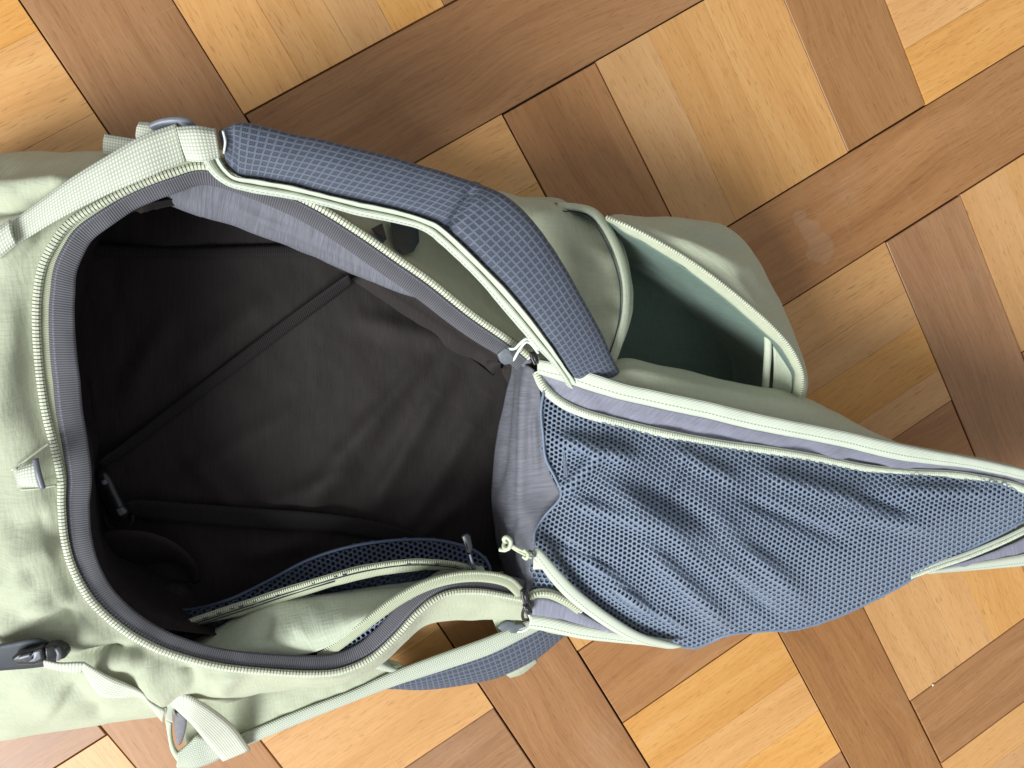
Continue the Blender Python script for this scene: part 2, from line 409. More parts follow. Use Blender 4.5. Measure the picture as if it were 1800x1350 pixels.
def net(name, poly, zf, pitch, ang, mat, parent, hole=0.62, lift=0.0007, squash=1.0, warp=None):
    poly = np.array(poly); x0, y0 = poly.min(0)-20; x1, y1 = poly.max(0)+20
    c, s_ = math.cos(ang), math.sin(ang); cx, cy = (x0+x1)/2, (y0+y1)/2
    R_ = np.hypot(x1-x0, y1-y0)/2; r = pitch/math.sqrt(3)
    V, F, key = [], [], {}
    cells = []
    ny = int(R_/(1.5*r))+1; nx = int(R_/pitch)+1
    for j in range(-ny, ny+1):
        for i in range(-nx, nx+1):
            cells.append(((i+0.5*(j % 2))*pitch, j*1.5*r))
    cells = np.array(cells)
    def xf(q):
        a = q*np.array([1, squash]); w = np.stack([cx+a[..., 0]*c-a[..., 1]*s_, cy+a[..., 0]*s_+a[..., 1]*c], -1)
        return w+warp(w) if warp else w
    W_ = xf(cells); ok = inside(poly, W_[:, 0], W_[:, 1])
    cells = cells[ok]
    angs = np.array([math.pi/6+k*math.pi/3 for k in range(6)]); hexo = np.stack([np.cos(angs), np.sin(angs)], 1)*r
    ring = []; 
    for q in cells:
        ids = []
        for k in range(6):
            p = q+hexo[k]; kk = (round(p[0]*20), round(p[1]*20))
            if kk not in key: key[kk] = len(V); V.append((p[0], p[1], 0))
            ids.append(key[kk])
        inn = []
        for k in range(6):
            inn.append(len(V)); V.append((q[0]+hexo[k, 0]*hole, q[1]+hexo[k, 1]*hole, 1))
        for k in range(6):
            F.append((ids[k], ids[(k+1) % 6], inn[(k+1) % 6], inn[k]))
    V = np.array(V); w = xf(V[:, :2]); z = zf(w[:, 0], w[:, 1])-V[:, 2]*lift*2
    P = np.array([U(a, b, h) for (a, b), h in zip(w, z)])
    o = obj(name, P, [f[::-1] for f in F], mat, parent, None, True, 'stuff')
    md = o.modifiers.new('thickness', 'SOLIDIFY'); md.thickness = 0.0005; md.offset = -1
    return o
def hf_patch(name, poly, zf, mat, parent, step=8, thick=0.0008):
    # cloth panel over a plan outline: rows of samples clipped to the outline
    poly = np.array(poly); x0, y0 = poly.min(0); x1, y1 = poly.max(0)
    xs = np.arange(x0, x1+step, step); G = []
    cols = []
    for x in xs:
        x_ = min(max(x, x0+0.5), x1-0.5); ys = []
        j = len(poly)-1
        for i in range(len(poly)):
            (ax, ay), (bx, by) = poly[j], poly[i]
            if (ax > x_) != (bx > x_): ys.append(ay+(by-ay)*(x_-ax)/(bx-ax))
            j = i
        ys = sorted(ys)
        if len(ys) >= 2: cols.append((x_, ys[0], ys[-1]))
    nv = max(6, int((y1-y0)/step)); t = np.linspace(0, 1, nv)
    X = np.array([[c[0]]*nv for c in cols]).T; Y = np.array([c[1]+(c[2]-c[1])*t for c in cols]).T
    Z = zf(X, Y)
    G = np.array([[U(X[a, b], Y[a, b], Z[a, b]) for b in range(X.shape[1])] for a in range(X.shape[0])])
    return grid_mesh(name, G, mat, parent, thick)

# ------------------------------------------------------------------ parquet floor
n0 = floor_pt(0.4, 0.8)
fl = [floor_pt(a, b, -0.0065) for a, b in ((-5, -5), (7, -5), (7, 7), (-5, 7))]
floor = obj('parquet_floor', fl, [(3, 2, 1, 0)], 'joint', None, None, False)
floor['kind'] = 'structure'
GAP = 0.0008
def board(name, x0, x1, y0, y1, along_x, mat, gap=GAP, dz=0.0, gl=None, ch=0.0007):
    # real board with chamfered edges; grain along its length
    c = floor_pt((x0+x1)/2, (y0+y1)/2)
    hx, hy = (x1-x0)*PITCH/2-gap, (y1-y0)*PITCH/2-gap
    L, Wd = (hx, hy) if along_x else (hy, hx)
    if gl is not None: L = L+gap-gl
    V = []
    for z, k in ((-0.006, 0), (-0.0006, 0), (0.0, ch)):
        for sx, sy in ((-1, -1), (1, -1), (1, 1), (-1, 1)): V.append((sx*(L-k), sy*(Wd-k), z))
    F = []
    for a in (0, 4):
        for i in range(4): j = (i+1) % 4; F.append((a+i, a+j, a+4+j, a+4+i))
    F.append((8, 9, 10, 11))
    o = obj(name, V, F, mat, None, [(v[0], v[1]) for v in V], False)
    ax = fvec([1, 0, 0]) if along_x else fvec([0, 1, 0])
    o.location = (c[0], c[1], dz); o.rotation_euler = (0, 0, math.atan2(ax[1], ax[0]))
    o.parent = floor
    return o
rb = random.Random(11)
w = LANE
for i in range(-3, 6):
    for j in range(-3, 6):
        # crossing (lane row i, lane column j): the column passes when i+j is even
        if (i+j) % 2 == 0:
            board('dark_plank', j, j+w, i-1+w, i+1, False, 'dark_wood', rb.uniform(.0005, .0012), dz=-rb.random()*0.0003)
            # (column board spans through crossing i)
        else:
            board('dark_plank', j-1+w, j+1, i, i+w, True, 'dark_wood', rb.uniform(.0005, .0012), dz=-rb.random()*0.0003)
        # honey square between lanes
        x0, x1, y0, y1 = j+w, j+1, i+w, i+1
        along = (i+j) % 2 == 0
        n = rb.choice((2, 3, 3, 4)); cuts = [0]+[(k+rb.uniform(-.22, .22))/n for k in range(1, n)]+[1]
        for a, b in zip(cuts, cuts[1:]):
            if along: board('honey_plank', x0, x1, y0+(y1-y0)*a, y0+(y1-y0)*b, True, 'light_wood', 0.00005, -rb.random()*0.00008, 0.0006, 0.0001)
            else: board('honey_plank', x0+(x1-x0)*a, x0+(x1-x0)*b, y0, y1, False, 'light_wood', 0.00005, -rb.random()*0.00008, 0.0006, 0.0001)

# ------------------------------------------------------------------ backpack
bag = bpy.data.objects.new('travel_backpack', None); COL.objects.link(bag)
bag.location = tuple(U(560, 720, 0)); bag.empty_display_size = 0.1
bag['label'] = 'sage green travel backpack lying open on the parquet, showing its dark empty inside'
bag['category'] = 'backpack'

RIM = [(942,632,.105),(900,597,.108),(830,548,.112),(760,492,.116),(700,450,.12),(640,408,.124),(567,362,.128),(500,330,.130),(420,300,.132),(353,287,.134),
 (300,300,.136),(240,322,.137),(180,352,.138),(125,385,.138),(95,420,.138),(72,465,.137),(62,520,.136),(61,580,.135),(66,650,.134),(76,720,.133),
 (92,785,.132),(104,840,.132),(105,890,.132),(111,950,.132),(128,1005,.13),(160,1058,.128),(205,1100,.126),(255,1132,.124),(310,1154,.122),(380,1172,.12),
 (455,1181,.118),(540,1186,.115),(600,1181,.112),(655,1157,.11),(700,1118,.11),(740,1075,.11),(785,1046,.108),(840,1042,.104),(890,1050,.1),(926,1057,.098)]
RW = UP(RIM)
rimc = resample(cr(RW, 900), 620)

# outer shell
ST = [(0,(990,640,.112),(1035,645,.108),(1072,648,.09)),(1,(935,590,.085),(1045,575,.11),(1105,565,.095)),(2,(872,535,.062),(1005,488,.10),(1108,500,.09)),
 (3,(802,470,.056),(962,410,.092),(1080,405,.08)),(4,(738,426,.055),(872,374,.082),(990,357,.065)),(5,(680,386,.056),(800,352,.074),(905,346,.055)),
 (6,(610,345,.062),(690,322,.068),(760,312,.05)),(7,(545,318,.09),(580,300,.1),(600,290,.05)),(8,(430,285,.13),(440,278,.1),(445,270,.05)),
 (9,(340,280,.132),(330,275,.1),(320,268,.05)),(10,(280,285,.134),(260,275,.1),(250,266,.05)),(11,(210,300,.136),(190,282,.105),(180,265,.05)),
 (12,(140,322,.138),(110,292,.11),(95,267,.05)),(13,(70,350,.140),(20,310,.11),(0,274,.05)),(14,(30,380,.142),(-60,340,.11),(-90,290,.05)),
 (16,(-20,500,.142),(-150,470,.12),(-280,430,.05)),(18,(-30,650,.142),(-180,650,.12),(-330,650,.05)),(21,(20,845,.138),(-150,860,.12),(-330,880,.05)),
 (23,(30,970,.137),(-120,1020,.115),(-300,1080,.05)),(25,(95,1090,.132),(-40,1180,.105),(-200,1270,.04)),(26,(150,1140,.129),(60,1220,.10),(-30,1300,.035)),
 (27,(215,1175,.124),(130,1240,.09),(60,1291,.03)),(28,(280,1190,.118),(220,1235,.08),(180,1273,.03)),(29,(360,1200,.112),(320,1228,.08),(300,1252,.03)),
 (30,(445,1200,.108),(440,1222,.07),(430,1225,.03)),(31,(540,1200,.105),(540,1205,.07),(535,1150,.03)),(32,(605,1190,.104),(607,1188,.07),(600,1112,.03)),
 (33,(662,1165,.102),(664,1160,.07),(650,1085,.03)),(34,(708,1125,.10),(711,1122,.07),(695,1055,.03)),(35,(745,1086,.10),(748,1093,.07),(740,1025,.03)),
 (36,(788,1065,.099),(790,1087,.075),(790,1035,.03)),(37,(840,1065,.096),(842,1087,.07),(842,1035,.03)),(39,(926,1070,.09),(928,1085,.07),(928,1025,.03))]
idx = np.array([s[0] for s in ST], float); nu = 420; tt = np.linspace(0, len(ST)-1, nu)
ridx = np.interp(tt, np.arange(len(ST)), idx)
rows = [cr_at(RW, ridx)]
for k in (1, 2, 3): rows.append(cr_at(UP([s[k] for s in ST]), tt))
drop = rows[3].copy(); drop[:, 2] = 0.002; rows.append(drop)
R_ = np.array(rows); G = np.empty((64, nu, 3))
for i in range(nu): G[:, i] = cr(R_[:, i], 64)
vfade = np.clip(np.linspace(0, 1, 64)*9, 0, 1)[:, None]
h = 0.0035*fbm(G, 9, 3, 3.1)+0.0012*fbm(G, 26, 2, 7.7)+0.0028*(0.35-np.abs(fbm(G, 11, 2, 41.0)))
h = h+crease(G, [(100,1055,0,1110,20,.010),(140,1080,20,1085,16,-.008),(225,1135,135,1160,9,-.010),(250,1150,140,1185,16,.006),
  (60,1010,-10,1030,22,.006),(110,1240,40,1190,30,.007),(190,1260,110,1200,16,-.005),(300,1230,250,1175,22,.006),(430,1165,380,1215,16,.005),(330,1160,345,1210,14,-.005),
  (150,330,-40,345,16,.009),(140,350,-30,372,13,-.009),(60,400,-20,470,18,.006),(30,520,-10,780,26,.005),
  (90,910,10,930,22,-.005),(95,960,20,985,18,.005),(1030,560,1100,530,16,-.006),(1000,430,1090,470,18,.005),(940,380,1010,372,14,.004)])
G = disp(G, h*vfade)
G[..., 2] = np.maximum(G[..., 2], 0.0015)
SHELL = G
body = grid_mesh('body_shell', G, 'sage', bag, 0.0012, True)

# zip round the opening: coil, tape, grosgrain facing
zipper = None
coil_c = offset(rimc, 0.0020, 0.0022)
sel = slice(4, -4)
rpx = to_px(rimc); topw = 1.0-((rpx[:, 1] > 400) & (rpx[:, 1] < 780) & (rpx[:, 0] < 250)).astype(float)
topw = np.convolve(np.pad(topw, 25, mode='edge'), np.ones(51)/51, 'valid')
tape_o = offset(rimc, -0.0018, 0.0004); tape_i = offset(rimc, 0.0112-0.006*topw, -0.0008)
zipper = band('main_zip_tape', tape_o[sel], tape_i[sel], 'tape', bag, 0.0008, 5, 0.0012, 0.0006, 2.0)
teeth('zip_teeth', coil_c[sel], 'teeth', zipper, 0.0024, 0.0054, 0.0024, 0.84)
# facing: wider on the left, folded down at the inside
gw = 0.0195+0.0022*np.sin(np.linspace(0, 15, len(rimc)))-0.0065*topw
GA = offset(rimc, 0.0085-0.0045*topw, 0.0006); GM = offset(rimc, gw*0.85, -0.0005); GB = offset(rimc, gw+0.003, -0.0025)
GF = np.empty((7, len(rimc), 3)); R3 = np.array([GA, GM, GB])
for i in range(len(rimc)): GF[:, i] = cr(R3[:, i], 7)
GF = disp(GF, 0.0013*fbm(GF, 38, 2, 5.5)*np.linspace(0.2, 1, 7)[:, None])
grid_mesh('facing_tape', GF[:, sel], 'grosgrain', bag, 0.001)

# lining: walls and floor, closed ring through the hinge
RING = RIM+[(938,1010,.096),(946,930,.092),(952,850,.09),(953,770,.09),(950,700,.094)]
rw = UP(RING); k = len(rw); ring = resample(cr_at(np.vstack([rw, rw[:1]]), np.linspace(0, k, 800)), 420)
cen = ring[:, :2].mean(0)
rq = to_px(ring); lw = ((rq[:, 1] > 1020) & (rq[:, 0] > 330) & (rq[:, 0] < 928)).astype(float)
lw = np.convolve(np.pad(lw, 10, mode='edge'), np.ones(21)/21, 'valid')
hz = np.clip((rq[:, 0]-860)/40, 0, 1)
tw = ((rq[:, 1] < 600) & (rq[:, 0] > 290)).astype(float); tw = np.convolve(np.pad(tw, 8, mode='edge'), np.ones(17)/17, 'valid')
leftw = (rq[:, 0] < 330).astype(float); leftw = np.convolve(np.pad(leftw, 30, mode='edge'), np.ones(61)/61, 'valid')
def ringrow(off, z=None, zf=None):
    hingew = np.clip((rq[:, 0]-900)/30, 0, 1)*(rq[:, 1] > 640)*(rq[:, 1] < 1050)
    lean = (leftw+0.35*hingew)*np.clip((0.97-(zf if zf else 0.0))/0.97, 0, 1)*0.05
    o = offset(ring, off*(1-lw)+(-0.001)*lw-lean, 0.0); o[-1] = o[0]
    o[:, 2] = z if z is not None else ring[:, 2]*zf*(1-0.45*lw)*(1-0.3*hz)*(1-0.45*tw)
    return o
rows = [ringrow(0.013, zf=0.94), ringrow(0.020, zf=0.72), ringrow(0.022, zf=0.36), ringrow(0.034, 0.010), ]
R_ = np.array(rows); G = np.empty((40, 420, 3))
for i in range(420): G[:, i] = cr(R_[:, i], 40)
vf = np.clip(np.linspace(0, 1, 40)*6, 0, 1)[:, None]
G = disp(G, (0.0045*fbm(G, 8, 3, 11.0)+0.0022*fbm(G, 19, 3, 4.0, (1, 1, .5))+crease(G, [(900,650,885,900,10,.006),(880,640,860,860,8,-.005)]))*vf)
G[..., 2] = np.maximum(G[..., 2], 0.0025)
wall = grid_mesh('lining', G, 'shaded_charcoal', bag, 0.0008, True)
FLC = [(800,640,650,900,18,.007),(760,620,560,840,16,.005),(700,700,520,920,22,.006),(860,700,700,950,18,.006),(640,820,450,900,18,.005),(850,850,720,960,14,.004),
   (480,520,330,640,24,.004),(420,900,330,800,20,.004),(300,560,220,700,22,.004),(550,950,420,980,16,.005),(620,560,800,600,20,.005),(560,700,300,860,22,.004)]
def floorz(x, y):
    P = np.stack([x/1000, y/1000, 0*x], -1)
    return .010+.0035*fbm(P, 6, 2, 3)+.0007*fbm(P, 22, 2, 8, (1.5, .8, 1))+crease(np.array([[U(a, b, .01) for a, b in zip(r1, r2)] for r1, r2 in zip(x, y)]), FLC)
bp = to_px(rows[3])[::3]; bc = bp.mean(0); bp = bc+(bp-bc)*1.03
hf_patch('lining_floor', bp, floorz, 'shaded_charcoal', bag, 7)

# lining flange that has slumped in from the upper edge
FA = [(300,318,.128),(355,300,.127),(420,308,.126),(470,324,.125),(540,354,.122),(590,382,.120),(640,412,.118),(710,462,.114),(790,522,.11),(880,588,.104),(935,634,.10)]
FM = [(290,332,.118),(352,335,.112),(410,347,.105),(460,366,.10),(530,393,.098),(585,420,.097),(635,446,.097),(706,487,.097),(790,532,.098),(880,598,.099),(932,642,.098)]
FB = [(275,347,.10),(350,376,.092),(400,390,.084),(450,410,.078),(523,436,.074),(580,462,.074),(630,484,.076),(703,513,.08),(790,540,.086),(880,608,.094),(928,650,.096)]
FC = [(290,350,.05),(350,370,.04),(410,380,.03),(455,395,.025),(525,418,.025),(580,440,.025),(630,460,.025),(700,492,.03),(780,525,.05),(870,595,.07),(925,640,.09)]
G = loft([UP(r) for r in (FA, FM, FB, FC)], 160, 26)
G = disp(G, (0.0012*fbm(G, 30, 2, 9)+crease(G, [(380,345,700,490,7,.0035),(420,330,560,370,9,-.002),(600,440,830,560,6,-.002)]))*np.clip(np.linspace(0,1,26)*5,0,1)[:, None])
grid_mesh('lining_flange', G, 'lining', bag, 0.0008)

# emblem printed on the shell, seen through the gap under the strap
def on_shell(poly, lift=.0012):
    q = to_px(SHELL).reshape(-1, 2); zz = SHELL[..., 2].ravel(); up_ = SHELL.reshape(-1, 3)
    out = []
    for x, y in poly:
        d = np.hypot(q[:, 0]-x, q[:, 1]-y); k = np.where(d < 14)[0]
        k = k if len(k) else np.array([d.argmin()])
        out.append((x, y, float(zz[k].max())+lift))
    return out
prism('emblem', on_shell([(652,402),(672,392),(680,420),(672,428)]), 0.0006, 'emblem', body, 0.0002)
prism('emblem', on_shell([(686,388),(735,398),(737,425),(727,442),(712,448),(694,432)]), 0.0006, 'emblem', body, 0.0002)

# ------------------------------------------------------------------ upper shoulder strap
SI = [(390,262,.142),(398,288,.145),(420,309,.148),(455,315,.149),(510,325,.151),(570,340,.153),(630,354,.155),(700,369,.156),(752,386,.157),(784,403,.157),(848,464,.154),(900,517,.149),(950,580,.143),(985,630,.134),(1010,668,.12),(1050,725,.10)]
SO = [(386,228,.150),(415,216,.152),(445,218,.152),(500,231,.153),(580,248,.155),(650,265,.156),(720,284,.157),(790,306,.158),(845,324,.158),(890,345,.158),(940,392,.155),(985,455,.150),(1025,525,.144),(1056,582,.135),(1085,645,.12),(1125,705,.10)]
I_, O_ = UP(SI), UP(SO)
up = np.array([0, 0, 1.0])
rows = [I_*.75+O_*.25-up*.010, I_-up*.002, I_*.9+O_*.1+up*.004, I_*.66+O_*.34+up*.0062, I_*.3+O_*.7+up*.0062, I_*.04+O_*.96+up*.002, O_-up*.007, I_*.25+O_*.75-up*.012]
G = loft(rows, 260, 40)
G = disp(G, 0.0006*fbm(G, 40, 2, 1)+crease(G, [(836,326,786,404,7,-.0055),(850,345,800,412,14,.002),(405,225,412,300,5,-.002),(470,270,640,300,20,.001)]))
pad = grid_mesh('shoulder_strap', G, 'pad', bag)
# piped binding along the inner edge
SJ = [(352,226,.148),(350,262,.146),(366,300,.145),(398,326,.146),(440,338,.148),(500,348,.150),(565,361,.152),(625,378,.153),(700,393,.153),(742,405,.153),(774,429,.152),(838,490,.148),(894,556,.141),(938,606,.134),(972,642,.126),(1005,690,.11)]
SK = [(380,226,0.1480),(382,256,0.1480),(392,286,0.1500),(414,309,0.1530),(452,315,0.1540),(508,325,0.1560),(568,340,0.1580),(628,354,0.1600),(698,369,0.1610),(750,386,0.1620),(782,403,0.1620),(846,464,0.1590),(898,517,0.1540),(948,580,0.1470),(983,630,0.1380),(1012,672,0.1200)]
J_, K_ = UP(SJ), UP(SK)
rows = [J_*.8+K_*.2-up*.006, J_, J_*.80+K_*.20+up*.0030, J_*.50+K_*.50+up*.0005, J_*.40+K_*.60-up*.0035, J_*.30+K_*.70-up*.0005, J_*.12+K_*.88+up*.0020, K_-up*.001]
G = loft(rows, 220, 28)
G = disp(G, 0.0005*fbm(G, 60, 2, 8))
grid_mesh('binding', G, 'binding', pad)
tube('bar_tack', curve([(392,230,.156),(396,250,.156),(393,270,.154)], 12), 0.0008, 'cord', pad, 6)

# adjuster webbing, upper left
ribbon('adjuster_webbing', [(-30,425,.145),(30,385,.149),(75,352,.152),(130,312,.156),(190,275,.158),(250,240,.158),(310,218,.155)],
       [(-30,470,.145),(10,443,.147),(60,412,.149),(115,380,.153),(190,342,.156),(260,312,.157),(326,283,.152)], 'webbing', bag, 0.0016, 80, 6, 0.001)
ribbon('webbing_keeper', [(-25,428,.150),(0,405,.152),(22,388,.1535)], [(-12,462,.150),(10,445,.152),(30,428,.153)], 'webbing', bag, 0.0022, 20, 4, 0.002)
ribbon('strap_loop', [(312,224,.158),(345,222,.160),(378,228,.157)], [(330,282,.156),(358,284,.158),(386,276,.155)], 'webbing', bag, 0.0016, 20, 5, 0.001)
ribbon('webbing_tail', [(186,237,.10),(215,242,.104),(270,250,.106)], [(184,270,.10),(215,275,.104),(270,285,.106)], 'webbing', bag, 0.0014, 20, 4, 0.001)
ribbon('webbing_loop', [(247,216,.142),(280,218,.148),(320,222,.152)], [(243,250,.140),(275,262,.145),(318,270,.15)], 'webbing', bag, 0.0014, 20, 4, 0.002)
lock = ribbon('ladder_lock', [(262,216,.150),(282,208,.153),(310,204,.155),(333,208,.154),(346,220,.150)], [(275,224,.145),(288,219,.147),(310,217,.149),(328,219,.148),(338,226,.145)], 'slate', bag, 0.003, 30, 5, 0.0015)

# ------------------------------------------------------------------ lower shoulder strap, lying on the floor
lower = ribbon('strap_underside', [(322,1268,0.0248),(385,1222,0.0279),(480,1200,0.0279),(560,1185,0.0310),(640,1160,0.0310),(690,1160,0.0298),(720,1175,0.0285)],
       [(335,1345,0.0149),(400,1318,0.0161),(480,1283,0.0186),(560,1250,0.0205),(640,1220,0.0223),(700,1199,0.0236),(730,1188,0.0248)], 'sage', bag, 0.003, 80, 14, 0.002, 0.0012, 3)
G_ = [(310,1348,0.0154),(350,1340,0.0168),(440,1304,0.0196),(530,1266,0.0231),(620,1230,0.0266),(700,1200,0.0287),(780,1175,0.0315),(860,1148,0.0350),(920,1118,0.0385),(960,1098,0.0406)]
H_ = [(320,1330,0.0203),(352,1318,0.0217),(440,1283,0.0252),(530,1246,0.0287),(620,1212,0.0315),(690,1180,0.0336),(770,1150,0.0364),(850,1122,0.0392),(910,1098,0.0420),(945,1082,0.0434)]
ribbon('herringbone_binding', H_, G_, 'herring', lower, 0.002, 140, 8, 0.003)
PA = UP([(660,1206,0.0252),(720,1190,0.0294),(780,1172,0.0329),(850,1148,0.0364),(915,1118,0.0392),(965,1090,0.0406),(1000,1070,0.0406)])
PB = UP([(680,1206,0.0168),(735,1213,0.0175),(800,1207,0.0189),(875,1192,0.0203),(935,1165,0.0231),(985,1125,0.0266),(1030,1085,0.0280)])
G = loft([PA-up*.012, PA, PA*.5+PB*.5+up*.006, PB, PB*.8+PA*.2-up*.012], 100, 16)
pad2 = grid_mesh('lower_shoulder_strap', G, 'pad', bag)
ribbon('pad_edge', [(872,1170,.024),(905,1158,.026),(930,1140,.028)], [(896,1189,.020),(918,1182,.021),(944,1161,.023)], 'sage', pad2, 0.002, 12, 3)
ribbon('webbing_tab', [(638,1158,.050),(660,1175,.040),(685,1182,.036)], [(655,1150,.050),(675,1165,.040),(700,1176,.036)], 'herring', lower, 0.0015, 16, 4, 0.001)
# wing of body cloth behind the strap
ribbon('side_wing', [(860,1068,.03),(900,1066,.035),(950,1064,.04)], [(884,1132,.022),(925,1128,.026),(970,1110,.03)], 'pale', bag, 0.0015, 20, 8, 0.002, 0.001)
ribbon('side_wing', [(660,1095,.03),(740,1082,.035),(860,1070,.035)], [(690,1098,.02),(742,1091,.02),(860,1080,.022)], 'pale', bag, 0.0015, 30, 5, 0.001)

# lower-left buckle, webbing and looped ladder lock
sleeve_shade = ribbon('buckle_sleeve_shade', [(-40,1142,.140),(20,1128,.142),(70,1122,.142),(106,1138,.138)], [(-40,1180,.130),(10,1176,.130),(60,1172,.130),(98,1166,.130)], 'emblem', bag, 0.001, 30, 8, 0.001)  # near-black sheet: sleeve and the shadow around the buckle put into one colour
buckle = prism('buckle', [(16,1160,.1475),(30,1151,.149),(54,1144,.150),(72,1139,.151),(75,1152,.150),(77,1165,.147),(60,1170,.146),(28,1170,.146)], 0.011, 'black', bag, 0.0022)
prism('buckle_plug', [(75,1138,.149),(96,1134,.147),(112,1142,.144),(117,1152,.142),(114,1159,.141),(98,1162,.143),(80,1165,.145)], 0.010, 'black', buckle, 0.002)
prism('buckle_latch', [(30,1156,.1515),(52,1150,.1525),(54,1155,.152),(33,1161,.151)], 0.003, 'gunmetal', buckle, 0.0008)
prism('buckle_latch', [(58,1147,.1535),(70,1144,.1535),(72,1158,.1515),(60,1164,.1505),(48,1164,.1505),(58,1158,.152)], 0.003, 'slate', buckle, 0.0008)
tube('plug_bar', curve([(100,1139,.1495),(104,1148,.1495),(103,1158,.147)], 12), 0.0016, 'gunmetal', buckle, 8)
ribbon('compression_webbing', [(78,1158,.142),(105,1164,.142),(137,1163,.140),(150,1163,.138)], [(80,1170,.137),(105,1176,.136),(137,1180,.134),(146,1175,.134)], 'webbing', bag, 0.0014, 30, 5, 0.0004)
ribbon('compression_webbing', [(148,1163,.139),(190,1187,.132),(225,1202,.125),(251,1216,.118),(265,1232,.108),(290,1246,.095)], [(145,1172,.136),(163,1205,.128),(182,1222,.122),(215,1224,.116),(252,1225,.108),(286,1267,.085)], 'webbing', bag, 0.0014, 50, 6, 0.0003)
hang = ribbon('looped_webbing', [(291,1262,.085),(293,1240,.094),(305,1222,.100),(322,1218,.102),(345,1228,.100),(375,1246,.085),(410,1275,.06),(440,1316,.030)],
       [(304,1268,.080),(304,1248,.088),(308,1242,.092),(318,1252,.092),(336,1270,.085),(356,1295,.068),(375,1318,.046),(392,1336,.026)], 'webbing', bag, 0.0014, 60, 6, 0.0003)
ribbon('webbing_return', [(290,1265,.075),(294,1290,.055),(300,1320,.040),(312,1340,.034)], [(303,1268,.070),(303,1290,.050),(308,1312,.040),(318,1325,.035)], 'pale', bag, 0.0016, 20, 4, 0.001)
ribbon('ladder_lock', [(306,1248,.080),(306,1270,.070),(308,1290,.060),(312,1310,.050)], [(318,1256,.082),(328,1265,.075),(326,1285,.064),(320,1305,.052)], 'slate', bag, 0.003, 20, 6, 0.001)
ribbon('strap_tip', [(312,1322,.038),(335,1302,.040),(350,1290,.040),(372,1300,.036)], [(312,1342,.026),(345,1344,.026),(380,1332,.026),(400,1316,.03)], 'herring', bag, 0.003, 24, 8, 0.002)

# keeper tab on the left panel
tab = ribbon('lash_tab', [(36,822,.150),(52,816,.152),(64,811,.152)], [(40,853,.148),(56,853,.150),(70,854,.150)], 'webbing', bag, 0.0016, 16, 5, 0.002)
tube('seam_line', offset(curve([(22,826,.1445),(50,806,.1435),(88,778,.139)], 20), 0, 0.001), 0.0008, 'teeth', body, 6)
tube('seam_line', offset(curve([(38,860,.144),(66,858,.142),(100,852,.137)], 20), 0, 0.001), 0.0008, 'teeth', body, 6)
tube('tab_bar', curve([(62,806,.154),(67,830,.155),(75,858,.153)], 16), 0.0019, 'slate', tab, 8)
ribbon('tab_binding', [(22,826,.1475),(26,840,.147),(30,858,.1465)], [(29,822,.149),(34,838,.149),(38,856,.148)], 'herring', tab, 0.0012, 12, 3)

# ------------------------------------------------------------------ lid, folded out to the right
lid_top = [(945,634,.110),(1000,645,.118),(1050,662,.124),(1100,678,.127),(1180,695,.131),(1250,710,.133),(1320,727,.134),(1400,744,.135),(1480,760,.135),(1567,780,.134),(1640,795,.132),(1710,808,.130),(1800,828,.128),(1870,850,.126),(1930,880,.122)]
lid_bot = [(938,1085,.088),(960,1103,.088),(1000,1112,.086),(1060,1120,.085),(1140,1122,.082),(1210,1118,.080),(1290,1098,.080),(1370,1080,.080),(1450,1055,.081),(1530,1028,.083),(1610,1002,.085),(1690,998,.087),(1780,991,.089),(1850,975,.092),(1910,940,.098)]
LT, LB = UP(lid_top), UP(lid_bot)
bulge = UP([(990,650,.092),(1030,662,.102),(1058,661,.110),(1111,645,.116),(1180,660,.117),(1250,675,.117),(1330,691,.116),(1408,704,.115),(1470,729,.113),(1530,760,.112),(1600,789,.112),(1690,806,.114),(1795,826,.116),(1868,850,.116),(1932,880,.115)])
under = bulge.copy(); under[:, 2] -= 0.03; under = under*.97+LB*.03
under2 = bulge*.4+LB*.6; under2[:, 2] = 0.055
G = loft([LT, LT*.55+bulge*.45+up*.003, bulge, under, under2, LB-up*.012, LB], 180, 36)
G = disp(G, (0.0008*fbm(G, 16, 3, 6)+0.0014*(0.3-np.abs(fbm(G, 14, 2, 51.0))))*np.clip(np.linspace(0, 1, 36)*6, 0, 1)[:, None])
lid = grid_mesh('lid', G, 'sage', bag, 0.001)
# upper binding, lining strip, mesh zip
zipl = [(943,654,.106),(956,681,.109),(984,706,.113),(1021,724,.118),(1080,741,.123),(1170,762,.127),(1260,779,.130),(1350,791,.132),(1440,806,.132),(1520,822,.130),(1600,830,.129),(1680,834,.128),(1760,848,.127),(1800,860,.126),(1860,885,.124)]
bin_in = [(946,655,.109),(1000,672,.116),(1050,688,.122),(1100,702,.126),(1180,720,.130),(1250,735,.132),(1320,752,.133),(1400,767,.134),(1480,783,.134),(1567,804,.133),(1640,814,.131),(1710,822,.129),(1800,842,.127),(1870,862,.125),(1925,888,.121)]
ribbon('lid_binding', [(p[0], p[1]-3, p[2]+.004) for p in lid_top], bin_in, 'binding', lid, 0.0016, 220, 6, 0.0015, 0.0006, 1)
A_, B_ = curve(bin_in, 200), curve([(a, b+4, c-.002) for a, b, c in zipl], 200)
A_ = A_-up*.001
t = np.linspace(0, 1, 10)[:, None, None]; G = A_[None]*(1-t)+B_[None]*t
G = disp(G, 0.0022*fbm(G, 22, 3, 2.2, (1, 1.5, 1))*np.sin(np.pi*t[..., 0])+crease(G, [(1150,745,1300,775,6,-.003),(1350,790,1430,800,5,.003),(1480,805,1560,828,6,-.003)])*np.sin(np.pi*t[..., 0]))
grid_mesh('lid_lining_strip', G, 'lilac', lid, 0.0008)
zc = curve(zipl, 240)
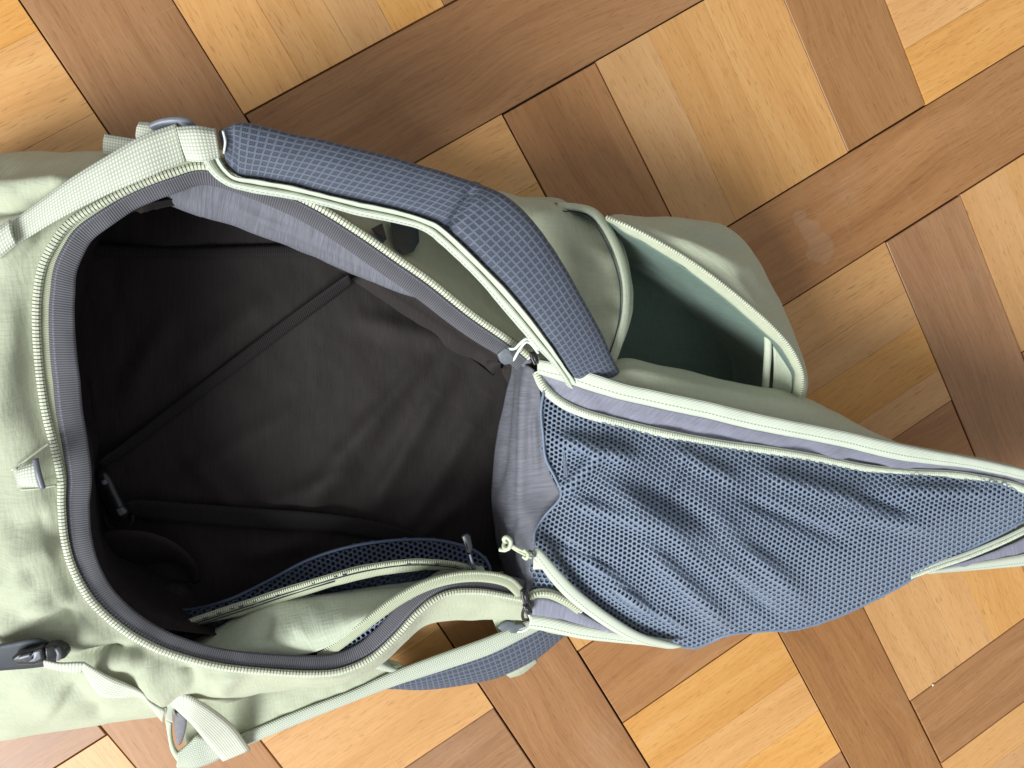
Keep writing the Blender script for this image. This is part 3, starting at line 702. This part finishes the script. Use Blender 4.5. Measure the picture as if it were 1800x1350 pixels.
mz = band('mesh_zip_tape', offset(zc, 0.0035, 0.0004), offset(zc, -0.0035, -0.0006), 'binding', lid, 0.0008, 4, 0.0008)
teeth('zip_teeth', zc+up*.0012, 'teeth_pale', mz, 0.0021, 0.0046, 0.0022, 0.72)
# mesh pocket
mesh_poly = [(a, b+2) for a, b, c in zipl[1:]]+[(1890,905),(1850,905),(1800,917),(1760,938),(1720,957),(1680,978),(1630,1002),(1570,1037),(1500,1072),(1450,1092),(1400,1106),(1340,1110),(1280,1116),(1250,1128),(1222,1138),(1180,1135),(1140,1126),(1100,1108),(1070,1088),(1030,1060),(1000,1034),(970,1002),(945,978),(938,955),(940,932),(958,905),(985,872),(975,840),(958,805),(953,760),(950,720)]
lidz = rbf([(a, b, c) for a, b, c in zipl[1::2]]+[(1800,917,.100),(1720,957,.094),(1630,1002,.090),(1500,1072,.084),(1400,1106,.080),(1280,1116,.080),(1222,1138,.076),(1140,1126,.082),(1070,1088,.092),(1000,1034,.096),(945,978,.098),(940,932,.100),(985,872,.108),(955,800,.108),
  (1080,800,.128),(1200,830,.136),(1350,860,.140),(1500,880,.138),(1650,890,.134),(1080,900,.128),(1200,930,.138),(1330,960,.136),(1480,970,.126),(1600,940,.122),(1120,1000,.122),(1220,1050,.116),(1330,1050,.112),(1760,890,.122),(1050,990,.114)])
LF = [(970,770,1120,810,16,.010),(985,870,1060,790,14,.009),(1000,880,1150,930,15,.007),(1060,850,1330,1040,24,.011),(1120,850,1380,990,16,-.004),(1130,960,1290,1110,18,.010),(1200,940,1370,1090,15,-.007),
      (1240,900,1420,1060,20,.009),(1330,830,1560,900,16,.007),(1290,870,1500,960,13,-.005),(1010,960,1140,1080,14,.007),(960,940,1080,1000,10,-.004),(1050,1030,1220,1110,10,.005),(1560,860,1760,870,12,.004),(1450,900,1640,930,14,.005),(1500,870,1600,900,10,-.004),(1180,790,1300,850,14,.005),(1220,800,1180,870,10,-.003)]
def foldh(x, y):
    h = np.zeros(np.shape(x))
    for x0, y0, x1, y1, w_, a in LF:
        d = np.array([x1-x0, y1-y0], float); L = np.hypot(*d); d /= L
        rx, ry = x-x0, y-y0; t = np.clip((rx*d[0]+ry*d[1])/L, 0, 1)
        dist = np.hypot(rx-t*L*d[0], ry-t*L*d[1])
        h = h+a*np.exp(-(dist/w_)**2)*np.clip(np.minimum(t, 1-t)*4+0.2, 0, 1)
    return h
def lidsurf(x, y): return lidz(x, y)+1.15*foldh(x, y)
def warp(w_):
    x, y = w_[..., 0], w_[..., 1]; e = 2.0
    gx = (foldh(x+e, y)-foldh(x-e, y))/(2*e)*2000; gy = (foldh(x, y+e)-foldh(x, y-e))/(2*e)*2000
    return np.stack([3.0*np.sin(y/37+x/90)-gx*3.0, 3.0*np.sin(x/51+1)-gy*3.0], -1)
mb = smooth_poly(mesh_poly, 300); mb = mb[mb[:, 0] > 988]
hf_patch('mesh_backing', mb, lambda x, y: lidz(x, y)+1.0*foldh(x, y)-.0045, 'meshback', lid, 8)
tube('mesh_hem', curve([(a+1, b, float(lidz(a, b))+.002) for a, b in mesh_poly[-8:]+mesh_poly[:1]], 60), 0.0012, 'net', lid, 6)
net('mesh_pocket', smooth_poly(mesh_poly, 300), lidsurf, 9.0, math.radians(-24), 'net', lid, 0.50, 0.0006, 0.92, warp)
# hem roll along the free lower edge of the mesh
hem = curve([(a, b-2, float(lidsurf(a, b))-.002) for a, b in mesh_poly[15:31]], 90)
tube('mesh_hem', hem, 0.0022, 'net', lid, 8)
# lower corner: cream edge band, second zip, lining triangle, lower binding
ribbon('mesh_edge_band', [(938,962,.112),(950,966,.113),(985,1005,.112),(1020,1040,.108),(1075,1082,.103),(1130,1114,.096),(1200,1134,.088)],
       [(936,974,.110),(945,985,.111),(970,1020,.109),(1005,1056,.105),(1060,1096,.099),(1115,1126,.092),(1165,1136,.086)], 'binding', lid, 0.0016, 80, 5, 0.0015)
ribbon('mesh_edge_tape', [(938,976,.106),(950,990,.107),(970,1010,.107)], [(937,1000,.104),(955,1000,.105),(968,1008,.107)], 'binding', lid, 0.001, 14, 4)
cz = rbf([(935,1000,.101),(990,1010,.104),(935,1050,.097),(1000,1050,.1),(1060,1090,.096)])
hf_patch('corner_backing', [(935,998),(965,1004),(1010,1050),(935,1046)], lambda x, y: cz(x, y)-.003, 'meshback', lid, 5)
net('corner_mesh', [(935,998),(965,1002),(1008,1046),(935,1040)], cz, 9.5, 0.1, 'net', lid, 0.55, 0.0006)
zc2 = curve([(930,1048,.099),(945,1042,.101),(970,1044,.102),(1000,1058,.102),(1020,1072,.1)], 60)
mz2 = band('lid_zip_tape', offset(zc2, 0.004, 0.0), offset(zc2, -0.0045, -0.0003), 'tape', lid, 0.0008, 4, 0.0006)
teeth('zip_teeth', zc2+up*.0012, 'teeth', mz2, 0.0023, 0.0048, 0.0024, 0.72)
ribbon('lid_lining_strip', [(936,1052,.097),(960,1050,.099),(1000,1064,.099),(1050,1092,.096),(1095,1112,.092)], [(934,1084,.092),(960,1088,.092),(1010,1098,.091),(1055,1106,.09),(1095,1114,.09)], 'lilac', lid, 0.0008, 50, 8, 0.002, 0.0012, 4)
ribbon('lid_binding', [(932,1080,.094),(965,1084,.094),(1015,1096,.093),(1065,1105,.091),(1120,1114,.089),(1180,1124,.084)], [(928,1102,.090),(965,1108,.090),(1020,1120,.088),(1075,1126,.086),(1130,1131,.084),(1170,1133,.082)], 'binding', lid, 0.0016, 70, 5, 0.0015)
# lower right: second run of mesh zip, strip and binding
zc3 = curve([(1600,1012,.088),(1650,994,.0905),(1700,977,.092),(1760,952,.094),(1810,928,.096),(1860,905,.1)], 80)
mz3 = band('mesh_zip_tape', offset(zc3, 0.0055, 0.001), offset(zc3, -0.0035, 0), 'binding', lid, 0.0008, 4, 0.0006)
teeth('zip_teeth', zc3+up*.0012, 'teeth_pale', mz3, 0.0021, 0.0046, 0.0022, 0.72)
ribbon('lid_lining_strip', [(1610,1006,.087),(1660,996,.089),(1720,978,.091),(1790,950,.093),(1860,915,.096)], [(1612,1004,.086),(1670,1003,.086),(1730,993,.087),(1800,978,.088),(1870,955,.09)], 'lilac', lid, 0.0008, 50, 8, 0.001, 0.001, 4)
ribbon('lid_binding', [(1640,1001,.0885),(1700,990,.089),(1760,980,.090),(1810,970,.091),(1880,948,.093)], [(1630,1006,.086),(1700,1001,.086),(1760,996,.087),(1810,990,.088),(1890,965,.09)], 'binding', lid, 0.0016, 40, 4, 0.001)
# end wall cloth between hinge and lid, gathered
HA = UP([(946,655,.104),(951,700,.106),(955,760,.104),(968,830,.104),(988,872,.102),(965,905,.098),(944,940,.098),(940,985,.100),(936,1040,.097),(930,1075,.092)])
HB = UP([(925,640,.098),(915,700,.092),(908,770,.086),(905,840,.082),(905,880,.080),(905,920,.080),(908,960,.082),(915,1000,.086),(922,1035,.092),(922,1060,.092)])
HC = UP([(900,630,.06),(885,700,.045),(872,770,.035),(866,840,.03),(865,880,.03),(868,920,.03),(874,960,.035),(885,1000,.04),(900,1030,.06),(910,1050,.07)])
G = loft([HA, HB, HC], 110, 30)
G = disp(G, 0.002*fbm(G, 22, 3, 14, (2, 0.6, 1))+crease(G, [(925,650,915,900,7,.004),(900,650,880,860,6,-.004),(940,720,945,840,6,.003),(905,900,900,1000,6,-.003),(885,900,930,980,6,.003)]))
grid_mesh('hinge_gusset', G, 'lining', bag, 0.0008)

# ------------------------------------------------------------------ end pocket, unzipped
ZE = [(1066,382,.108),(1110,399,.118),(1160,425,.122),(1210,455,.124),(1260,490,.125),(1310,530,.125),(1355,570,.124),(1388,608,.122),(1407,645,.118),(1411,672,.114),(1404,700,.108),(1385,735,.10)]
PO1 = [(1075,380,.098),(1120,388,.108),(1180,405,.110),(1240,428,.110),(1290,465,.110),(1335,515,.110),(1370,560,.110),(1396,602,.110),(1412,642,.108),(1415,672,.105),(1408,702,.10),(1390,738,.094)]
PO2 = [(1078,377,.07),(1130,379,.075),(1200,385,.075),(1270,398,.070),(1318,432,.066),(1352,492,.064),(1376,545,.068),(1396,595,.076),(1411,640,.085),(1414,672,.085),(1407,700,.08),(1388,735,.075)]
ze, p1, p2 = UP(ZE), UP(PO1), UP(PO2)
p3 = p2.copy(); cpk = U(1150, 560, 0)
p3[:, 2] = .03; p3[:, :2] = p3[:, :2]*.985+cpk[:2]*.015
p4 = p3.copy(); p4[:, 2] = .002
G = loft([ze, p1, p2, p3, p4], 130, 36)
G = disp(G, (0.0015*fbm(G, 16, 3, 21)+0.0024*(0.3-np.abs(fbm(G, 15, 2, 61.0)))+crease(G, [(1180,400,1290,440,12,-.005),(1170,415,1320,480,14,.004),(1300,470,1360,560,10,-.003)]))*np.clip(np.linspace(0, 1, 36)*6, 0, 1)[:, None])
G[..., 2] = np.maximum(G[..., 2], .0015)
pocket = grid_mesh('end_pocket', G, 'sage', bag, 0.001)
zec = resample(cr(ze, 200), 200)
ptape_i = curve([(1068,385,.106),(1098,412,.112),(1140,436,.116),(1190,468,.118),(1240,504,.118),(1290,545,.117),(1330,580,.116),(1368,612,.114),(1390,648,.11),(1392,672,.106),(1386,700,.1),(1370,730,.095)], 200)
ptape_i = ptape_i*.72+zec*.28
pt = band('pocket_zip_tape', zec+up*.0006, ptape_i, 'sage', pocket, 0.0009, 6, 0.001, 0.0012, 3)
teeth('zip_teeth', zec*.85+ptape_i*.15+up*.0012, 'teeth', pt, 0.0022, 0.0030, 0.0018, 0.6)
w1 = ptape_i.copy(); w2 = w1.copy(); w2[:, 2] = .06; w2[:, :2] = w2[:, :2]*.985+cpk[:2]*.015
w3 = w1.copy(); w3[:, 2] = .006; w3[:, :2] = w3[:, :2]*.96+cpk[:2]*.04
w4 = w3.copy(); w4[:, :2] = w4[:, :2]*.5+U(1090, 580, 0)[:2]*.5
w5 = w3*.05+U(1020, 600, .006)*.95
R_ = np.array([w1, w2, w3, w4, w5]); G = np.empty((40, 200, 3))
for i in range(200): G[:, i] = cr(R_[:, i], 40)
G = disp(G, 0.0022*fbm(G, 14, 3, 31)*np.clip(np.linspace(0, 1, 40)*5, 0, 1)[:, None])
G[..., 2] = np.maximum(G[..., 2], .004)
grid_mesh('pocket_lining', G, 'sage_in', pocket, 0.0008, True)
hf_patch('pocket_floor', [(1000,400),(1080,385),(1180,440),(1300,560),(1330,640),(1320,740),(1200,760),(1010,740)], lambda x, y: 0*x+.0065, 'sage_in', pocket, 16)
ribbon('seam_binding', [(1342,578,.112),(1343,610,.106),(1341,650,.098),(1337,700,.09)], [(1356,586,.113),(1357,615,.108),(1354,655,.10),(1350,700,.092)], 'pale', pocket, 0.0012, 24, 5, 0.0015)
ribbon('gusset_panel', [(1356,588,.110),(1360,620,.105),(1360,660,.098),(1356,702,.09)], [(1378,606,.114),(1394,640,.112),(1397,670,.108),(1388,704,.1)], 'pale', pocket, 0.0008, 24, 8, -0.003)
# body end: bound edge facing the pocket
EB = [(980,356,0.0740),(1015,358,0.0840),(1045,366,0.0920),(1068,388,0.0980),(1086,420,0.1020),(1100,458,0.1040),(1107,500,0.1050),(1107,545,0.1040),(1100,585,0.1020),(1090,618,0.1000),(1078,650,0.0960)]
EA = [(980,366,0.0820),(1012,369,0.0910),(1038,378,0.0990),(1056,398,0.1050),(1073,428,0.1090),(1087,464,0.1120),(1095,502,0.1130),(1095,545,0.1130),(1088,582,0.1110),(1078,614,0.1070),(1066,648,0.1030)]
ribbon('end_binding', EA, EB, 'pale', bag, 0.0018, 90, 6, 0.002)
tube('end_seam', curve([(a-5, b+4, c+.002) for a, b, c in EA], 90), 0.0006, 'thread', bag, 5)
ew = UP(EB); ew2 = ew.copy(); ew2[:, 2] = .045; ew2 = ew2-np.array([.02, 0, 0]); ew3 = ew2.copy(); ew3[:, 2] = .003
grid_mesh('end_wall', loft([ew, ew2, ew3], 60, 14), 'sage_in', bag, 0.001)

# ------------------------------------------------------------------ inside the main compartment
T1 = [(262,1116,.072),(350,1085,.076),(450,1052,.082),(550,1020,.088),(640,996,.092),(720,985,.094),(790,988,.094),(830,999,.093),(862,1018,.092)]
t1 = curve(T1, 150)
ip = band('inner_zip_tape', offset(t1, 0.002, 0.001), offset(t1, -0.0105*np.clip(np.sin(np.linspace(0.15, 3.0, 150))*1.3, .35, 1), -0.002), 'tape', bag, 0.0009, 6, 0.0008, 0.001, 6)
teeth('zip_teeth', t1+up*.0022, 'teeth', ip, 0.0018, 0.0030, 0.0016, 0.6)
tube('stitch_line', offset(t1, -0.0035, 0.0018), 0.00045, 'thread', ip, 5)
tube('stitch_line', offset(t1, -0.0058, 0.0012)[10:80], 0.00045, 'thread', ip, 5)
inpoly = [(205,1060),(260,1068),(330,1072),(400,1055),(470,1022),(540,985),(610,962),(690,950),(770,950),(830,966),(858,990),(862,1018),(830,999),(790,990),(720,987),(640,998),(550,1022),(450,1054),(350,1087),(290,1118),(250,1095)]
inz = rbf([(a, b, c) for a, b, c in T1]+[(205,1060,.03),(330,1072,.055),(470,1022,.062),(610,962,.068),(690,950,.07),(770,950,.07),(830,966,.075),(870,985,.08),(250,1095,.06)])
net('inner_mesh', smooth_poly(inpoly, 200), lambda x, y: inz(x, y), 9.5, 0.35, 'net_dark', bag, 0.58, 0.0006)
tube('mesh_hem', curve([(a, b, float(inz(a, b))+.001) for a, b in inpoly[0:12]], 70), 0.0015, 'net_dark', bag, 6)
# pocket back cloth seen through the open inner zip
BA = [(330,1142,.075),(400,1105,.078),(480,1066,.082),(560,1055,.086),(650,1043,.088),(740,1031,.09),(800,1003,.092),(850,1000,.092)]
BB = [(345,1150,.092),(430,1155,.104),(510,1156,.108),(580,1135,.110),(640,1096,.112),(700,1058,.113),(760,1024,.112),(860,1014,.11)]
G = loft([UP(BA)-up*.012, UP(BA), UP(BA)*.5+UP(BB)*.5+up*.009, UP(BB)], 120, 24)
G = disp(G, 0.0014*fbm(G, 20, 3, 17)+crease(G, [(480,1075,460,1130,12,-.004),(560,1060,520,1120,16,.003)]))
grid_mesh('inner_pocket_cloth', G, 'pale', bag, 0.0008)
darkz = rbf([(330,1120,.06),(450,1070,.066),(600,1020,.074),(740,1000,.078),(820,1005,.08),(560,1060,.066),(700,1040,.07)])
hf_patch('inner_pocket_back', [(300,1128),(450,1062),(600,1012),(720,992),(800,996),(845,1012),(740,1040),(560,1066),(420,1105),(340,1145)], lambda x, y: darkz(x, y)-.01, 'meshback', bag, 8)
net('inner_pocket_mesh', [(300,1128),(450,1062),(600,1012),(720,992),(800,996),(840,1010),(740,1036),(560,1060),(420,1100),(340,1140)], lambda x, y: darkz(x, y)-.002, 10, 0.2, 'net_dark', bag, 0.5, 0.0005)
T2 = [(560,1148,.104),(600,1120,.108),(650,1082,.111),(700,1046,.113),(750,1021,.114),(800,1008,.114),(850,1006,.112),(895,1016,.108),(922,1040,.10)]
t2 = curve(T2, 120)
ip2 = band('inner_zip_tape', offset(t2, 0.0015, 0.0), offset(t2, -0.0075, 0.001), 'tape', bag, 0.0009, 5, 0.0008)
teeth('zip_teeth', t2+up*.0012, 'teeth', ip2, 0.0018, 0.0028, 0.0015, 0.6)
sz = rbf([(585,1148,.104),(640,1108,.107),(700,1066,.109),(700,1080,.106),(650,1135,.103),(610,1150,.103)])
net('inner_pocket_mesh', [(575,1150),(612,1122),(660,1088),(705,1058),(735,1045),(720,1066),(690,1100),(655,1136),(620,1150)], sz, 9.5, 0.5, 'net', bag, 0.55, 0.0006)

# compression straps and buckle inside
ribbon('inner_compression_strap', [(172,812,.030),(186,800,.026),(215,779,.020),(300,713,.0155),(400,637,.0155),(500,561,.0165),(590,496,.026),(612,482,.034)],
       [(180,824,.020),(196,812,.017),(224,796,.014),(309,732,.013),(411,656,.013),(511,580,.013),(596,516,.017),(620,496,.022)], 'webbing_dark', bag, 0.0012, 80, 5, 0.0)
ribbon('inner_compression_strap', [(220,882,.024),(245,878,.022),(330,884,.021),(450,893,.021),(570,902,.021),(680,920,.018),(790,955,.014),(850,985,.014)],
       [(214,898,.020),(248,912,.016),(330,920,.018),(450,930,.018),(570,935,.018),(670,950,.016),(770,985,.012),(830,1010,.012)], 'webbing_dark', bag, 0.0012, 60, 5, 0.0003)
G = loft([UP(r) for r in ([(163,835,.028),(175,828,.030),(186,836,.030),(198,860,.030),(210,882,.030),(222,902,.028)],
                          [(172,840,.036),(181,836,.040),(190,846,.040),(200,868,.040),(211,890,.040),(218,906,.034)],
                          [(160,846,.030),(168,852,.030),(178,868,.030),(188,886,.030),(199,904,.030),(212,912,.028)])], 40, 10)
ib = grid_mesh('inner_buckle', G, 'black', bag, 0.003)
prism('buckle_latch', [(176,846,.046),(184,843,.046),(188,851,.046),(180,854,.046)], 0.005, 'slate', ib, 0.001)
prism('buckle_latch', [(203,896,.044),(214,892,.044),(222,902,.043),(210,908,.043)], 0.005, 'gunmetal', ib, 0.001)
tube('strap_end_loop', curve([(186,905,.026),(190,920,.028),(203,931,.030),(220,930,.030),(232,918,.030),(234,905,.028)], 30), 0.0011, 'webbing_dark', ib, 6, False, None, 3.0)
ribbon('inner_seam_tape', [(120,424,.016),(235,432,.014),(350,434,.013),(480,430,.012),(600,428,.012)], [(120,444,.016),(232,452,.014),(350,454,.013),(480,452,.012),(600,452,.012)], 'webbing_dark', bag, 0.001, 40, 4, 0.001)
ribbon('inner_flap', [(160,945,.040),(200,932,.045),(260,935,.045),(310,955,.04),(345,990,.03),(352,1020,.02)], [(160,985,.012),(205,998,.012),(260,990,.012),(300,985,.012),(330,1000,.012),(345,1022,.012)], 'shaded_charcoal', bag, 0.001, 40, 8, 0.004)

# ------------------------------------------------------------------ zip pullers
def slider(parent, x, y, z, ang, mat='gunmetal', L=24, Wd=13):
    c, s_ = math.cos(ang), math.sin(ang)
    def q(a, b, dz): return (x+a*c-b*s_, y+a*s_+b*c, z+dz)
    o = prism('zip_slider', [q(-L/2, -Wd/2*.7, 0), q(0, -Wd/2, 0), q(L/2, -Wd/2*.8, 0), q(L/2, Wd/2*.8, 0), q(0, Wd/2, 0), q(-L/2, Wd/2*.7, 0)], 0.0045, mat, parent, 0.0012)
    tube('slider_bridge', curve([q(-L*.35, 0, -.001), q(-L*.25, 0, .004), q(L*.25, 0, .004), q(L*.38, 0, -.001)], 16), 0.0011, mat, o, 6)
    return o
def cordloop(name, P, mat, parent, r=0.0011): return tube(name, curve(P, 60), r, mat, parent, 8)
s1 = slider(bag, 940, 630, .116, 1.2, 'black')
p_ = prism('zip_puller', [(874,623,.124),(888,611,.126),(897,615,.126),(905,634,.123),(899,639,.121),(888,642,.120),(880,637,.121)], 0.004, 'gunmetal', s1, 0.0012)
cordloop('pull_cord', [(946,615,.122),(936,602,.132),(929,596,.135),(922,597,.136),(912,606,.132),(904,613,.127),(892,613,.123)], 'cord', s1)
cordloop('pull_cord', [(946,620,.120),(936,607,.128),(928,601,.131),(921,604,.131),(911,618,.127),(903,632,.122),(898,634,.120)], 'cord', s1)
s2 = slider(bag, 924, 1050, .108, 1.3, 'black', 26, 15)
slider(bag, 928, 1072, .104, 1.0, 'black', 20, 12)
prism('zip_puller', [(875,1104,.078),(882,1096,.078),(892,1092,.078),(904,1094,.078),(907,1098,.078),(918,1097,.078),(926,1102,.078),(914,1106,.078),(908,1114,.078),(898,1114,.078),(894,1108,.078),(882,1110,.078)], 0.004, 'gunmetal', s2, 0.001)
cordloop('pull_cord', [(929,1078,.098),(933,1090,.09),(930,1102,.075),(920,1109,.068),(908,1110,.064)], 'cord', s2)
cordloop('pull_cord', [(926,1062,.104),(919,1076,.100),(920,1088,.095),(928,1090,.092)], 'black', s2, 0.0014)
# cream cord with knot on the mesh zip
s3 = slider(lid, 936, 975, .113, 0.6, 'gunmetal', 14, 10)
cordloop('pull_cord', [(934,980,.116),(926,976,.118),(910,968,.119),(896,959,.119)], 'cord_green', s3, 0.0013)
cordloop('pull_cord', [(934,974,.117),(924,970,.120),(910,964,.121),(896,956,.121)], 'cord_green', s3, 0.0013)
cordloop('cord_knot', [(896,957,.117),(886,949,.121),(890,944,.124),(898,952,.125),(894,964,.124),(886,962,.121),(888,952,.118),(897,954,.119),(890,966,.121),(878,966,.118)], 'cord_green', s3, 0.0018)
cordloop('cord_hitch', [(922,966,.121),(928,974,.124),(925,982,.120),(919,978,.118)], 'cord_green', s3, 0.0014)
# black pull on the inner zip
s4 = slider(bag, 832, 996, .102, 1.1, 'slate', 16, 9)
tube('pull_chain', curve([(834,998,.106),(829,985,.110),(826,974,.112)], 14), 0.0010, 'slate', s4, 6)
prism('zip_puller', [(811,944,.116),(820,938,.117),(827,942,.117),(831,962,.115),(829,972,.113),(822,973,.113),(818,960,.115)], 0.004, 'black', s4, 0.0012)

# ------------------------------------------------------------------ crumb on the floor
cp = U(1640, 1204, 0.0012); V = []; F = []
rc = random.Random(3)
for j in range(1, 4):
    for i in range(6):
        a, b = i/6*2*math.pi, j/4*math.pi; r = 0.0016*rc.uniform(.7, 1.2)
        V.append((r*math.sin(b)*math.cos(a), r*math.sin(b)*math.sin(a), 0.7*r*math.cos(b)))
V += [(0, 0, .0011), (0, 0, -.0011)]
for i in range(6):
    k = (i+1) % 6
    F += [(18, i, k), (i, 6+i, 6+k, k), (6+i, 12+i, 12+k, 6+k), (19, 12+k, 12+i)]
cb = obj('crumb', V, F, 'cord', None); cb.location = tuple(cp)
cb['label'] = 'tiny white crumb on the parquet joint at lower right'; cb['category'] = 'crumb'
